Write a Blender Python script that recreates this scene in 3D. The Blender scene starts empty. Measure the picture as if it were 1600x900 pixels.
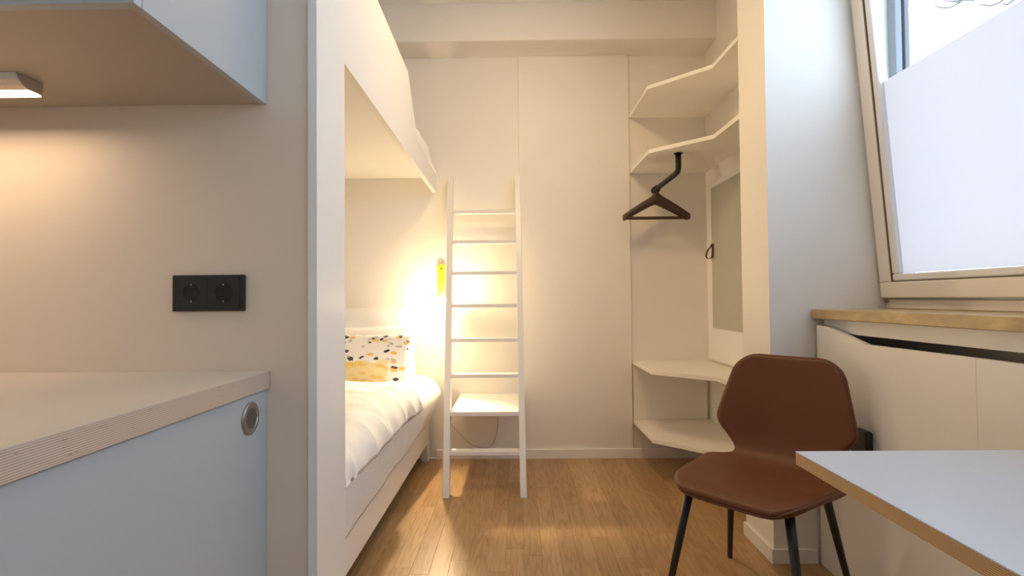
import bpy, bmesh, math, random
from mathutils import Vector, Matrix, noise
random.seed(7)
SC = bpy.context.scene
COL = SC.collection
PI = math.pi

# ------------------------------------------------------------------ camera
def cam_basis(yaw, pitch, roll):
    F = Vector((-math.sin(yaw)*math.cos(pitch), math.cos(yaw)*math.cos(pitch), math.sin(pitch)))
    R0 = Vector((math.cos(yaw), math.sin(yaw), 0)); U0 = R0.cross(F)
    R = R0*math.cos(roll) - U0*math.sin(roll); U = R0*math.sin(roll) + U0*math.cos(roll)
    return R, U, F
cd = bpy.data.cameras.new('camera'); cam = bpy.data.objects.new('camera', cd); COL.objects.link(cam)
R_, U_, F_ = cam_basis(math.radians(.57), math.radians(1.15), math.radians(.5))
M_ = Matrix((R_, U_, -F_)).transposed().to_4x4(); M_.translation = Vector((0, 0, 1.07))
cam.matrix_world = M_
cd.sensor_fit = 'HORIZONTAL'; cd.sensor_width = 36; cd.lens = 18.0; cd.clip_start = .02
SC.camera = cam

# ------------------------------------------------------------------ world, large lights, exposure
SC.view_settings.view_transform = 'Standard'; SC.view_settings.look = 'None'
SC.view_settings.gamma = 1.0; SC.view_settings.use_curve_mapping = False
SC.view_settings.exposure = 0.0
SC.cycles.use_denoising = True
SC.cycles.max_bounces = 10; SC.cycles.diffuse_bounces = 7
SC.cycles.sample_clamp_indirect = 6.0
w = bpy.data.worlds.new('sky'); SC.world = w; w.use_nodes = True
bg = w.node_tree.nodes['Background']
bg.inputs['Color'].default_value = (.64, .79, 1.0, 1); bg.inputs['Strength'].default_value = 6.0

def area(name, loc, direction, sx, sy, power, color):
    l = bpy.data.lights.new(name, 'AREA'); l.shape = 'RECTANGLE'; l.size = sx; l.size_y = sy
    l.energy = power; l.color = color
    o = bpy.data.objects.new(name, l); COL.objects.link(o); o.location = loc
    o.rotation_euler = Vector(direction).to_track_quat('-Z', 'Y').to_euler()
    return o
# added cool fill light behind the camera; no window is modelled there
area('cool_fill', (1.40, -0.75, 1.65), (-1, .12, -.05), 1.3, 1.4, 21, (.62, .80, 1.0))
# warm ceiling lamp in the middle of the room, above the frame
cl_ = area('ceiling_lamp_light', (.06, 2.06, 2.72), (0, .30, -1), .42, .42, 13.2, (1.0, .68, .31)); cl_.data.shape = 'DISK'

# ------------------------------------------------------------------ materials
MATS = {}
def mat(name, color, rough=.5, metal=0.0, bump=0.0, bscale=60, var=0.0, vscale=3, emit=None, estr=0, spec=None, coat=0):
    m = bpy.data.materials.new(name); m.use_nodes = True
    nt = m.node_tree; b = nt.nodes['Principled BSDF']
    b.inputs['Base Color'].default_value = (*color, 1); b.inputs['Roughness'].default_value = rough
    b.inputs['Metallic'].default_value = metal
    if spec is not None: b.inputs['Specular IOR Level'].default_value = spec
    if coat: b.inputs['Coat Weight'].default_value = coat
    if emit:
        b.inputs['Emission Color'].default_value = (*emit, 1); b.inputs['Emission Strength'].default_value = estr
    tc = nt.nodes.new('ShaderNodeTexCoord')
    if var:
        n = nt.nodes.new('ShaderNodeTexNoise'); n.inputs['Scale'].default_value = vscale; n.inputs['Detail'].default_value = 4
        nt.links.new(tc.outputs['Object'], n.inputs['Vector'])
        mx = nt.nodes.new('ShaderNodeMixRGB'); mx.blend_type = 'MIX'
        mx.inputs['Color1'].default_value = (*[c*(1-var) for c in color], 1)
        mx.inputs['Color2'].default_value = (*[min(1, c*(1+var)) for c in color], 1)
        nt.links.new(n.outputs['Fac'], mx.inputs['Fac']); nt.links.new(mx.outputs['Color'], b.inputs['Base Color'])
    if bump:
        n = nt.nodes.new('ShaderNodeTexNoise'); n.inputs['Scale'].default_value = bscale; n.inputs['Detail'].default_value = 5
        nt.links.new(tc.outputs['Object'], n.inputs['Vector'])
        bp = nt.nodes.new('ShaderNodeBump'); bp.inputs['Strength'].default_value = bump; bp.inputs['Distance'].default_value = .004
        nt.links.new(n.outputs['Fac'], bp.inputs['Height']); nt.links.new(bp.outputs['Normal'], b.inputs['Normal'])
    MATS[name] = m
    return m
def node(m, t, **kw):
    n = m.node_tree.nodes.new(t)
    for k, v in kw.items(): setattr(n, k, v)
    return n
def ramp(m, stops):
    r = node(m, 'ShaderNodeValToRGB'); e = r.color_ramp.elements
    while len(e) < len(stops): e.new(.5)
    for i, (p, c) in enumerate(stops): e[i].position = p; e[i].color = (*c, 1)
    return r

WALL = mat('wall_paint', (.83, .79, .73), .6, bump=.06, bscale=140)
PANELP = mat('wall_panel_paint', (.84, .80, .74), .52, bump=.04, bscale=90)
CEIL = mat('ceiling_paint', (.86, .84, .80), .8)
WHITE = mat('white_lacquer', (.84, .82, .79), .32, bump=.02, bscale=40)
SHELFW = mat('shelf_lacquer', (.83, .79, .73), .4, bump=.03, bscale=60)
TRIM = mat('trim_paint', (.85, .82, .77), .4)
LADW = mat('ladder_paint', (.84, .82, .80), .35, bump=.05, bscale=30, var=.03, vscale=20)
GREYB = mat('blue_grey_laminate', (.455, .49, .515), .38)
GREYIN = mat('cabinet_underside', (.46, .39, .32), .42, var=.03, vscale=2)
WTOP = mat('worktop_laminate', (.60, .54, .465), .35, var=.03, vscale=2)
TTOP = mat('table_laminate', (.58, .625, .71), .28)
BLACK = mat('black_metal', (.012, .011, .011), .42)
WELL = mat('socket_well_black', (.004, .004, .004), .6)
BLACKP = mat('black_plastic', (.018, .017, .017), .45, bump=.02, bscale=200)
STEEL = mat('brushed_steel', (.45, .43, .41), .32, metal=1.0)
ALU = mat('aluminium_profile', (.62, .56, .50), .35, metal=.9)
LEATHER = mat('brown_leather', (.125, .040, .0135), .48, bump=.10, bscale=220, var=.12, vscale=5, spec=.3)
PIPING = mat('brown_piping', (.12, .042, .018), .5)
HANGW = mat('dark_wood_hanger', (.060, .030, .016), .42, bump=.05, bscale=50, var=.15, vscale=14)
STRAP = mat('leather_strap', (.085, .035, .016), .55, bump=.1, bscale=150)
LINEN = mat('white_linen', (.86, .85, .84), .85, bump=.15, bscale=55)
SHEET = mat('white_sheet', (.86, .85, .83), .85, bump=.12, bscale=40)
KWALL = mat('kitchen_wall_paint', (.77, .66, .535), .5, bump=.05, bscale=120)
YELLOW = mat('yellow_lacquer', (.90, .66, .02), .4)
FRAMEW = mat('window_frame_paint', (.80, .74, .66), .35)
BEADW = mat('window_bead_paint', (.80, .80, .80), .4)
JAMBW = mat('outer_jamb_paint', (.20, .21, .225), .5)
GUIDEW = mat('shutter_guide_paint', (.13, .135, .15), .5)
SEAL = mat('rubber_seal', (.20, .13, .08), .6)
CORD = mat('cord_white', (.62, .55, .45), .5)
BARK = mat('tree_bark', (.10, .085, .075), .9, bump=.3, bscale=20)
RECESS = mat('recess_grey', (.20, .18, .16), .8)
BULB = mat('warm_bulb', (1, .9, .7), .4, emit=(1.0, .77, .46), estr=640)
LED = mat('led_diffuser', (1, .95, .85), .4, emit=(1.0, .72, .46), estr=52)

# stone window sill, warm yellow-brown
def m_sill():
    m = mat('stone_sill', (.45, .32, .16), .38); b = m.node_tree.nodes['Principled BSDF']; L = m.node_tree.links
    tc = node(m, 'ShaderNodeTexCoord'); n = node(m, 'ShaderNodeTexNoise'); n.inputs['Scale'].default_value = 9; n.inputs['Detail'].default_value = 8
    mp = node(m, 'ShaderNodeMapping'); mp.inputs['Scale'].default_value = (2, 1, 3)
    L.new(tc.outputs['Object'], mp.inputs['Vector']); L.new(mp.outputs['Vector'], n.inputs['Vector'])
    r = ramp(m, [(.3, (.36, .27, .15)), (.52, (.46, .33, .16)), (.66, (.58, .43, .20)), (.75, (.70, .55, .28))])
    L.new(n.outputs['Fac'], r.inputs['Fac']); L.new(r.outputs['Color'], b.inputs['Base Color'])
    return m
SILLM = m_sill()

# layered birch plywood edge
def m_ply(name, z0, pitch, light, dark, axis=2):
    m = mat(name, light, .6); b = m.node_tree.nodes['Principled BSDF']; L = m.node_tree.links
    g = node(m, 'ShaderNodeNewGeometry'); sp = node(m, 'ShaderNodeSeparateXYZ'); L.new(g.outputs['Position'], sp.inputs['Vector'])
    nz = node(m, 'ShaderNodeTexNoise'); nz.inputs['Scale'].default_value = 6; L.new(g.outputs['Position'], nz.inputs['Vector'])
    a = node(m, 'ShaderNodeMath', operation='SUBTRACT'); L.new(sp.outputs[axis], a.inputs[0]); a.inputs[1].default_value = z0
    d = node(m, 'ShaderNodeMath', operation='DIVIDE'); L.new(a.outputs[0], d.inputs[0]); d.inputs[1].default_value = pitch
    ml = node(m, 'ShaderNodeMath', operation='MULTIPLY_ADD'); L.new(nz.outputs['Fac'], ml.inputs[0]); ml.inputs[1].default_value = .25; L.new(d.outputs[0], ml.inputs[2])
    fr = node(m, 'ShaderNodeMath', operation='FRACT'); L.new(ml.outputs[0], fr.inputs[0])
    r = ramp(m, [(0, dark), (.22, dark), (.38, light), (.9, light), (1, dark)]); L.new(fr.outputs[0], r.inputs['Fac'])
    n2 = node(m, 'ShaderNodeTexNoise'); n2.inputs['Scale'].default_value = 1; n2.inputs['Detail'].default_value = 3
    mp = node(m, 'ShaderNodeMapping'); mp.inputs['Scale'].default_value = (35, 35, 420); L.new(g.outputs['Position'], mp.inputs['Vector']); L.new(mp.outputs['Vector'], n2.inputs['Vector'])
    r2 = ramp(m, [(.70, (1, 1, 1)), (.74, (.35, .28, .22))]); L.new(n2.outputs['Fac'], r2.inputs['Fac'])
    mx = node(m, 'ShaderNodeMixRGB', blend_type='MULTIPLY'); mx.inputs['Fac'].default_value = 1
    L.new(r.outputs['Color'], mx.inputs['Color1']); L.new(r2.outputs['Color'], mx.inputs['Color2']); L.new(mx.outputs['Color'], b.inputs['Base Color'])
    return m
PLYW = m_ply('plywood_worktop_edge', .832, .0038, (.62, .50, .40), (.42, .32, .24))
PLYT = m_ply('plywood_table_edge', .712, .0030, (.66, .44, .22), (.34, .19, .08))

# oak floor: each board gets its own tone and its own stretch of grain
def m_oak():
    m = mat('oak_parquet', (.4, .25, .12), .36); b = m.node_tree.nodes['Principled BSDF']; L = m.node_tree.links
    g = node(m, 'ShaderNodeNewGeometry'); oi = node(m, 'ShaderNodeObjectInfo')
    ad = node(m, 'ShaderNodeVectorMath', operation='MULTIPLY_ADD'); 
    cb = node(m, 'ShaderNodeCombineXYZ')
    for i in range(3): L.new(oi.outputs['Random'], cb.inputs[i])
    ad.inputs[1].default_value = (37, 91, 13); L.new(cb.outputs[0], ad.inputs[0]); L.new(g.outputs['Position'], ad.inputs[2])
    mp = node(m, 'ShaderNodeMapping'); mp.inputs['Scale'].default_value = (15, 1.5, 1); L.new(ad.outputs[0], mp.inputs['Vector'])
    n = node(m, 'ShaderNodeTexNoise'); n.inputs['Scale'].default_value = 1.0; n.inputs['Detail'].default_value = 2; n.inputs['Distortion'].default_value = .35
    L.new(mp.outputs['Vector'], n.inputs['Vector'])
    s = node(m, 'ShaderNodeMath', operation='MULTIPLY'); L.new(n.outputs['Fac'], s.inputs[0]); s.inputs[1].default_value = 62
    sn = node(m, 'ShaderNodeMath', operation='SINE'); L.new(s.outputs[0], sn.inputs[0])
    rg = ramp(m, [(0, (.66, .62, .58)), (.45, (.90, .88, .86)), (1, (1, 1, 1))])
    mr = node(m, 'ShaderNodeMapRange'); L.new(sn.outputs[0], mr.inputs['Value']); mr.inputs['From Min'].default_value = -1
    L.new(mr.outputs['Result'], rg.inputs['Fac'])
    mp2 = node(m, 'ShaderNodeMapping'); mp2.inputs['Scale'].default_value = (260, 9, 1); L.new(ad.outputs[0], mp2.inputs['Vector'])
    n2 = node(m, 'ShaderNodeTexNoise'); n2.inputs['Scale'].default_value = 1; n2.inputs['Detail'].default_value = 3; L.new(mp2.outputs['Vector'], n2.inputs['Vector'])
    r2 = ramp(m, [(.32, (.74, .70, .66)), (.5, (1, 1, 1))]); L.new(n2.outputs['Fac'], r2.inputs['Fac'])
    wn = node(m, 'ShaderNodeTexWhiteNoise', noise_dimensions='1D'); L.new(oi.outputs['Random'], wn.inputs['W'])
    rc = ramp(m, [(0, (.39, .238, .108)), (.35, (.43, .265, .125)), (.7, (.46, .285, .136)), (1, (.50, .32, .16))]); L.new(wn.outputs['Value'], rc.inputs['Fac'])
    n3 = node(m, 'ShaderNodeTexNoise'); n3.inputs['Scale'].default_value = 4; L.new(ad.outputs[0], n3.inputs['Vector'])
    x1 = node(m, 'ShaderNodeMixRGB', blend_type='MULTIPLY'); L.new(n3.outputs['Fac'], x1.inputs['Fac']); L.new(rc.outputs['Color'], x1.inputs['Color1']); L.new(rg.outputs['Color'], x1.inputs['Color2'])
    x2 = node(m, 'ShaderNodeMixRGB', blend_type='MULTIPLY'); x2.inputs['Fac'].default_value = .7; L.new(x1.outputs['Color'], x2.inputs['Color1']); L.new(r2.outputs['Color'], x2.inputs['Color2'])
    L.new(x2.outputs['Color'], b.inputs['Base Color'])
    bp = node(m, 'ShaderNodeBump'); bp.inputs['Strength'].default_value = .12; bp.inputs['Distance'].default_value = .002
    L.new(n2.outputs['Fac'], bp.inputs['Height']); L.new(bp.outputs['Normal'], b.inputs['Normal'])
    return m
OAK = m_oak()

# printed cushion: yellow brush marks over the lower part, grey and black leaf flecks elsewhere
def m_cushion():
    m = mat('printed_cushion', (.85, .83, .80), .85); b = m.node_tree.nodes['Principled BSDF']; L = m.node_tree.links
    tc = node(m, 'ShaderNodeTexCoord'); sp = node(m, 'ShaderNodeSeparateXYZ'); L.new(tc.outputs['Object'], sp.inputs['Vector'])
    wob = node(m, 'ShaderNodeTexNoise'); wob.inputs['Scale'].default_value = 9; L.new(tc.outputs['Object'], wob.inputs['Vector'])
    def fleck(scale, sx, sz, rot, lo, hi):
        mp = node(m, 'ShaderNodeMapping'); mp.inputs['Scale'].default_value = (sx, 0, sz); mp.inputs['Rotation'].default_value = (0, rot, 0)
        L.new(tc.outputs['Object'], mp.inputs['Vector'])
        v = node(m, 'ShaderNodeTexVoronoi', feature='F1'); v.inputs['Scale'].default_value = scale; v.inputs['Randomness'].default_value = 1
        wv = node(m, 'ShaderNodeTexNoise'); wv.inputs['Scale'].default_value = 26; L.new(tc.outputs['Object'], wv.inputs['Vector'])
        wa = node(m, 'ShaderNodeVectorMath', operation='MULTIPLY_ADD'); L.new(wv.outputs['Color'], wa.inputs[0]); wa.inputs[1].default_value = (.045, 0, .045); L.new(mp.outputs['Vector'], wa.inputs[2])
        L.new(wa.outputs[0], v.inputs['Vector'])
        r = ramp(m, [(lo, (1, 1, 1)), (hi, (0, 0, 0))]); L.new(v.outputs['Distance'], r.inputs['Fac'])
        return r, v
    # yellow zone: x < edge and z < top
    def lt(sock, val, wobble):
        a = node(m, 'ShaderNodeMath', operation='MULTIPLY_ADD'); L.new(wob.outputs['Fac'], a.inputs[0]); a.inputs[1].default_value = wobble; L.new(sock, a.inputs[2])
        c = node(m, 'ShaderNodeMath', operation='LESS_THAN'); L.new(a.outputs[0], c.inputs[0]); c.inputs[1].default_value = val
        return c
    xa = lt(sp.outputs[0], .28, .10); za = lt(sp.outputs[2], .055, .10)
    zone = node(m, 'ShaderNodeMath', operation='MULTIPLY'); L.new(xa.outputs[0], zone.inputs[0]); L.new(za.outputs[0], zone.inputs[1])
    ry, vy = fleck(17, 1, 2.2, .30, .25, .60)
    ycol = node(m, 'ShaderNodeMixRGB'); L.new(ry.outputs['Color'], ycol.inputs['Fac']); ycol.inputs['Color1'].default_value = (.82, .70, .40, 1); ycol.inputs['Color2'].default_value = (.80, .55, .15, 1)
    rg, vg = fleck(21, 1, 1.75, -.45, .36, .42)
    sel = node(m, 'ShaderNodeSeparateColor'); L.new(vg.outputs['Color'], sel.inputs['Color'])
    on = node(m, 'ShaderNodeMath', operation='GREATER_THAN'); L.new(sel.outputs[0], on.inputs[0]); on.inputs[1].default_value = .22
    fm = node(m, 'ShaderNodeMath', operation='MULTIPLY'); L.new(rg.outputs['Color'], fm.inputs[0]); L.new(on.outputs[0], fm.inputs[1])
    kc = ramp(m, [(0, (.05, .045, .06)), (.50, (.10, .09, .10)), (.54, (.42, .42, .42)), (.84, (.50, .48, .44)), (.86, (.80, .52, .14)), (1, (.80, .52, .14))])
    L.new(sel.outputs[1], kc.inputs['Fac'])
    base = node(m, 'ShaderNodeMixRGB'); base.inputs['Color1'].default_value = (.84, .82, .80, 1); L.new(fm.outputs[0], base.inputs['Fac']); L.new(kc.outputs['Color'], base.inputs['Color2'])
    fin = node(m, 'ShaderNodeMixRGB'); L.new(zone.outputs[0], fin.inputs['Fac']); L.new(base.outputs['Color'], fin.inputs['Color1']); L.new(ycol.outputs['Color'], fin.inputs['Color2'])
    L.new(fin.outputs['Color'], b.inputs['Base Color'])
    return m
CUSH = m_cushion()

def m_glass():
    m = bpy.data.materials.new('clear_glass'); m.use_nodes = True; nt = m.node_tree; nt.nodes.clear()
    o = nt.nodes.new('ShaderNodeOutputMaterial'); t = nt.nodes.new('ShaderNodeBsdfTransparent'); g = nt.nodes.new('ShaderNodeBsdfGlossy')
    g.inputs['Roughness'].default_value = .02; t.inputs['Color'].default_value = (.96, .98, .98, 1)
    mx = nt.nodes.new('ShaderNodeMixShader'); mx.inputs[0].default_value = .045
    nt.links.new(t.outputs[0], mx.inputs[1]); nt.links.new(g.outputs[0], mx.inputs[2]); nt.links.new(mx.outputs[0], o.inputs[0])
    return m
GLASS = m_glass()
def m_film():
    m = bpy.data.materials.new('frosted_film'); m.use_nodes = True; nt = m.node_tree; nt.nodes.clear()
    o = nt.nodes.new('ShaderNodeOutputMaterial'); t = nt.nodes.new('ShaderNodeBsdfTranslucent'); d = nt.nodes.new('ShaderNodeBsdfDiffuse')
    t.inputs['Color'].default_value = (.655, .615, .60, 1); d.inputs['Color'].default_value = (.8, .8, .82, 1)
    mx = nt.nodes.new('ShaderNodeMixShader'); mx.inputs[0].default_value = .35
    nt.links.new(t.outputs[0], mx.inputs[1]); nt.links.new(d.outputs[0], mx.inputs[2]); nt.links.new(mx.outputs[0], o.inputs[0])
    return m
FILM = m_film()
DOORG = mat('grey_green_lacquer', (.47, .45, .38), .30)

# ------------------------------------------------------------------ mesh helpers
ORG = {}
def empty(name, loc=(0, 0, 0)):
    o = bpy.data.objects.new(name, None); COL.objects.link(o); o.location = loc; o.empty_display_size = .05
    ORG[o] = Vector(loc); return o
def tag(o, label=None, cat=None, group=None, kind=None):
    if label: o['label'] = label
    if cat: o['category'] = cat
    if group: o['group'] = group
    if kind: o['kind'] = kind
    return o

class MB:
    def __init__(s): s.v = []; s.f = []
    def add(s, vs, fs):
        n = len(s.v); s.v += [Vector(p) for p in vs]; s.f += [[i+n for i in f] for f in fs]; return s
    def box(s, x0, x1, y0, y1, z0, z1):
        return s.add([(x0,y0,z0),(x1,y0,z0),(x1,y1,z0),(x0,y1,z0),(x0,y0,z1),(x1,y0,z1),(x1,y1,z1),(x0,y1,z1)],
                     [(0,3,2,1),(4,5,6,7),(0,1,5,4),(1,2,6,5),(2,3,7,6),(3,0,4,7)])
    def prism(s, poly, axis, a, b):
        # poly in the two remaining axes in order (x,y,z minus axis); extruded from a to b
        def pt(p, t):
            q = list(p); q.insert(axis, t); return tuple(q)
        n = len(poly); vs = [pt(p, a) for p in poly] + [pt(p, b) for p in poly]
        fs = [list(range(n))[::-1], [i+n for i in range(n)]] + [[i, (i+1) % n, (i+1) % n+n, i+n] for i in range(n)]
        return s.add(vs, fs)
    def tube(s, pts, r, seg=10, cap=True):
        pts = [Vector(p) for p in pts]; rr = r if isinstance(r, (list, tuple)) else [r]*len(pts)
        vs = []; fs = []; up = Vector((.31, .17, .93)); n = len(pts); pa = None
        for i, p in enumerate(pts):
            d = (pts[min(i+1, n-1)] - pts[max(i-1, 0)]).normalized()
            a = d.cross(up).normalized() if pa is None else (pa - d*pa.dot(d)).normalized()
            pa = a; c = d.cross(a)
            for k in range(seg):
                t = 2*PI*k/seg; vs.append(p + (a*math.cos(t) + c*math.sin(t))*rr[i])
        for i in range(n-1):
            for k in range(seg):
                fs.append((i*seg+k, i*seg+(k+1) % seg, (i+1)*seg+(k+1) % seg, (i+1)*seg+k))
        if cap: fs.append(list(range(seg))[::-1]); fs.append([(n-1)*seg+k for k in range(seg)])
        return s.add(vs, fs)
    def grid(s, pts, closed_u=False):
        # pts[i][j]
        ni, nj = len(pts), len(pts[0]); vs = [p for row in pts for p in row]; fs = []
        for i in range(ni-1):
            for j in range(nj-1): fs.append((i*nj+j, i*nj+j+1, (i+1)*nj+j+1, (i+1)*nj+j))
            if closed_u: fs.append((i*nj+nj-1, i*nj, (i+1)*nj, (i+1)*nj+nj-1))
        return s.add(vs, fs)
    def lathe(s, prof, c, axis=(0, 0, 1), seg=28):
        # prof: list of (radius, height along axis)
        ax = Vector(axis).normalized(); a = ax.orthogonal().normalized(); b = ax.cross(a); c = Vector(c)
        rows = [[c + ax*h + (a*math.cos(2*PI*k/seg) + b*math.sin(2*PI*k/seg))*r for k in range(seg)] for r, h in prof]
        s.grid(rows, True); n = len(s.v) - seg*len(prof)
        s.f.append([n+k for k in range(seg)][::-1]); s.f.append([n+(len(prof)-1)*seg+k for k in range(seg)])
        return s
    def beam(s, a, b, up, wx, wd):
        # rectangular bar from a to b; wx across (along X), wd along the other normal
        a = Vector(a); b = Vector(b); d = (b-a).normalized(); x = Vector(up); x = (x - d*x.dot(d)).normalized(); y = d.cross(x)
        vs = []
        for p in (a, b):
            for sx, sy in ((-1, -1), (1, -1), (1, 1), (-1, 1)): vs.append(p + x*(sx*wx/2) + y*(sy*wd/2))
        return s.add(vs, [(0,3,2,1),(4,5,6,7),(0,1,5,4),(1,2,6,5),(2,3,7,6),(3,0,4,7)])
    def build(s, name, m, parent=None, smooth=False, bevel=0, seg=2):
        org = ORG.get(parent, Vector((0, 0, 0)))
        me = bpy.data.meshes.new(name); me.from_pydata([tuple(p - org) for p in s.v], [], s.f)
        bm = bmesh.new(); bm.from_mesh(me); bmesh.ops.recalc_face_normals(bm, faces=bm.faces); bm.to_mesh(me); bm.free()
        me.materials.append(m)
        if smooth:
            for p in me.polygons: p.use_smooth = True
        o = bpy.data.objects.new(name, me); COL.objects.link(o)
        if parent: o.parent = parent
        ORG[o] = org
        if bevel:
            md = o.modifiers.new('bevel', 'BEVEL'); md.width = bevel; md.segments = seg; md.limit_method = 'ANGLE'; md.angle_limit = .6
        return o
def single(name, mb, m, label, cat, base=None, group=None, kind=None, **kw):
    # a thing that is one mesh: its origin sits at its base
    if base is None:
        xs = [p.x for p in mb.v]; ys = [p.y for p in mb.v]; zs = [p.z for p in mb.v]
        base = ((min(xs)+max(xs))/2, (min(ys)+max(ys))/2, min(zs))
    base = Vector(base); mb.v = [p - base for p in mb.v]
    o = mb.build(name, m, None, **kw); o.location = base; ORG[o] = base
    return tag(o, label, cat, group, kind)
def copy_thing(o, parent=None):
    c = o.copy(); COL.objects.link(c); c.parent = parent
    for ch in list(o.children): copy_thing(ch, c)
    return c
def rot_z(p, a): return Vector((p[0]*math.cos(a) - p[1]*math.sin(a), p[0]*math.sin(a) + p[1]*math.cos(a), p[2]))

# ------------------------------------------------------------------ the setting
D = 3.461      # back wall
YK = 1.39      # kitchen wall
CZ = 2.955     # ceiling
SOF = 2.714    # underside of the beam
XN = 1.283     # right wall of the wardrobe niche
XL = -2.3; YB = -2.2; XA = -1.56
YP = 2.087; YP2 = 2.335; XP = 1.022    # pier between niche and window bay

S = dict(kind='structure')
single('ceiling', MB().box(XL, 1.7, YB, D+.1, CZ, CZ+.1), CEIL, 'plain white ceiling above the room', 'ceiling', **S)
single('wall_left', MB().box(XL-.1, XL, YB, YK, 0, CZ), WALL, 'plain left wall beyond the kitchenette', 'wall', **S)
single('wall_behind', MB().box(XL-.1, 1.7, YB-.1, YB, 0, CZ), WALL, 'plain wall behind the viewer', 'wall', **S)
single('wall_kitchen', MB().box(XL-.1, -.569, YK, YK+.06, 0, CZ), KWALL, 'beige wall behind the kitchenette with the black sockets', 'wall', **S)
single('wall_alcove', MB().box(XA-.1, XA, YK+.06, D, 0, CZ), WALL, 'long wall of the bunk alcove', 'wall', **S)
wb = single('wall_back', MB().box(XA-.1, XN+.1, D, D+.1, 0, CZ), WALL, 'cream end wall behind ladder and bunk', 'wall', **S)
MB().box(.020, .766, D-.014, D, .0, SOF).build('wall_panel', PANELP, wb, bevel=.002)
single('wall_niche', MB().box(XN, XN+.1, YP2, D, 0, CZ), WALL, 'side wall of the open wardrobe niche', 'wall', **S)
single('wall_pier', MB().box(XP, 1.585, YP, YP2, 0, CZ), WALL, 'wall pier between wardrobe niche and window', 'wall', **S)
wr = MB()
wr.box(1.475, 1.585, .15, YP, 0, .976)          # below the window
wr.box(1.475, 1.585, .15, YP, 2.75, CZ)         # above the window
wr.box(1.44, 1.585, YB, .15, 0, CZ)             # towards the viewer's back
single('wall_right', wr, WALL, 'outer wall around the window', 'wall', **S)
single('trim_1', MB().box(XA, XN, 3.232, D, SOF, CZ), WALL, 'boxed cream beam along the top of end wall', 'beam', **S)

# baseboards
single('baseboard_back', MB().box(-.55, XN-.02, D-.03, D-.0145, 0, .062), TRIM, 'low cream baseboard along the end wall', 'baseboard', bevel=.002, **S)
bp_ = MB(); bp_.prism([(XP-.014, YP-.014), (1.19, YP-.014), (1.19, YP), (XP, YP), (XP, YP2), (XP-.014, YP2)], 2, 0, .058)
single('baseboard_pier', bp_, TRIM, 'low white baseboard wrapped round the wall pier', 'baseboard', bevel=.002, **S)

# floor: slab plus single oak boards
fl = single('floor', MB().box(XL, 1.585, YB, D, -.12, -.012), RECESS, 'oak strip parquet floor', 'floor', **S)
PW = .0748
def plank_mb(mb, x0, x1, y0, y1):
    g = .00015; c = .0007; zt = 0; zb = -.0118
    x0 += g; x1 -= g; y0 += g; y1 -= g
    vs = [(x0,y0,zb),(x1,y0,zb),(x1,y1,zb),(x0,y1,zb),(x0,y0,zt-c),(x1,y0,zt-c),(x1,y1,zt-c),(x0,y1,zt-c),
          (x0+c,y0+c,zt),(x1-c,y0+c,zt),(x1-c,y1-c,zt),(x0+c,y1-c,zt)]
    fs = [(0,3,2,1)] + [(i, (i+1) % 4, (i+1) % 4+4, i+4) for i in range(4)] + [(i+4, (i+1) % 4+4, (i+1) % 4+8, i+8) for i in range(4)] + [(8, 9, 10, 11)]
    return mb.add(vs, fs)
shared = {}
rng = random.Random(3)
far = MB()
x = XL; ncol = int((1.585-XL)/PW)
n_single = 0
for c in range(ncol):
    x0 = XL + c*PW; x1 = x0 + PW
    ye = D if x1 < XN else YP
    y = YB - rng.random()*.6
    while y < ye:
        ln = rng.choice((.60, .80, 1.0)); a = max(y, YB); b = min(y+ln, ye); y += ln
        if b - a < .02: continue
        if XP < (x0+x1)/2 < 1.585 and b > YP and a < YP2 and x1 > XP-.01 and ye == YP: b = min(b, YP)
        vis = b > 1.30 and x0 > -1.30 and x0 < 1.25
        if vis and n_single < 295:
            n_single += 1
            key = (round(b-a, 3))
            if key not in shared:
                m0 = plank_mb(MB(), 0, PW, 0, b-a)
                me = bpy.data.meshes.new('plank'); me.from_pydata([tuple(p) for p in m0.v], [], m0.f); me.materials.append(OAK); shared[key] = me
            o = bpy.data.objects.new('plank', shared[key]); COL.objects.link(o); o.parent = fl
            o.location = Vector((x0, a, 0)) - ORG[fl]
        else:
            plank_mb(far, x0, x1, a, b)
fo = far.build('plank_field', OAK, fl); fo['kind'] = 'stuff'

# ------------------------------------------------------------------ window
win = empty('window_1', (1.50, 1.45, 1.0)); tag(win, 'tilted white window with frosted lower pane above stone sill', 'window', kind='structure')
YW0, YW1 = .16, YP - .002
fr = MB()
fr.box(1.490, 1.5215, YW0, YW1, 1.016, 1.052)         # bottom rail
fr.box(1.522, 1.575, YW0, YW1, .98, 1.105)
fr.box(1.490, 1.548, YW0, YW1, 2.69, 2.749)           # top rail
fo_ = fr.build('frame', FRAMEW, win, bevel=.003)
MB().box(1.522, 1.548, YW1-.042, YW1, 1.106, 2.689).build('jamb', JAMBW, win, bevel=.003)
MB().box(1.549, 1.564, YW1-.022, YW1, 1.106, 2.749).build('jamb', JAMBW, win, bevel=.002)
MB().box(1.566, 1.585, YW1-.034, YW1, 1.106, 2.749).build('shutter_guide', GUIDEW, win, bevel=.002)
MB().box(1.522, 1.548, YW0, YW0+.05, 1.106, 2.689).build('jamb', JAMBW, win, bevel=.003)
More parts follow.
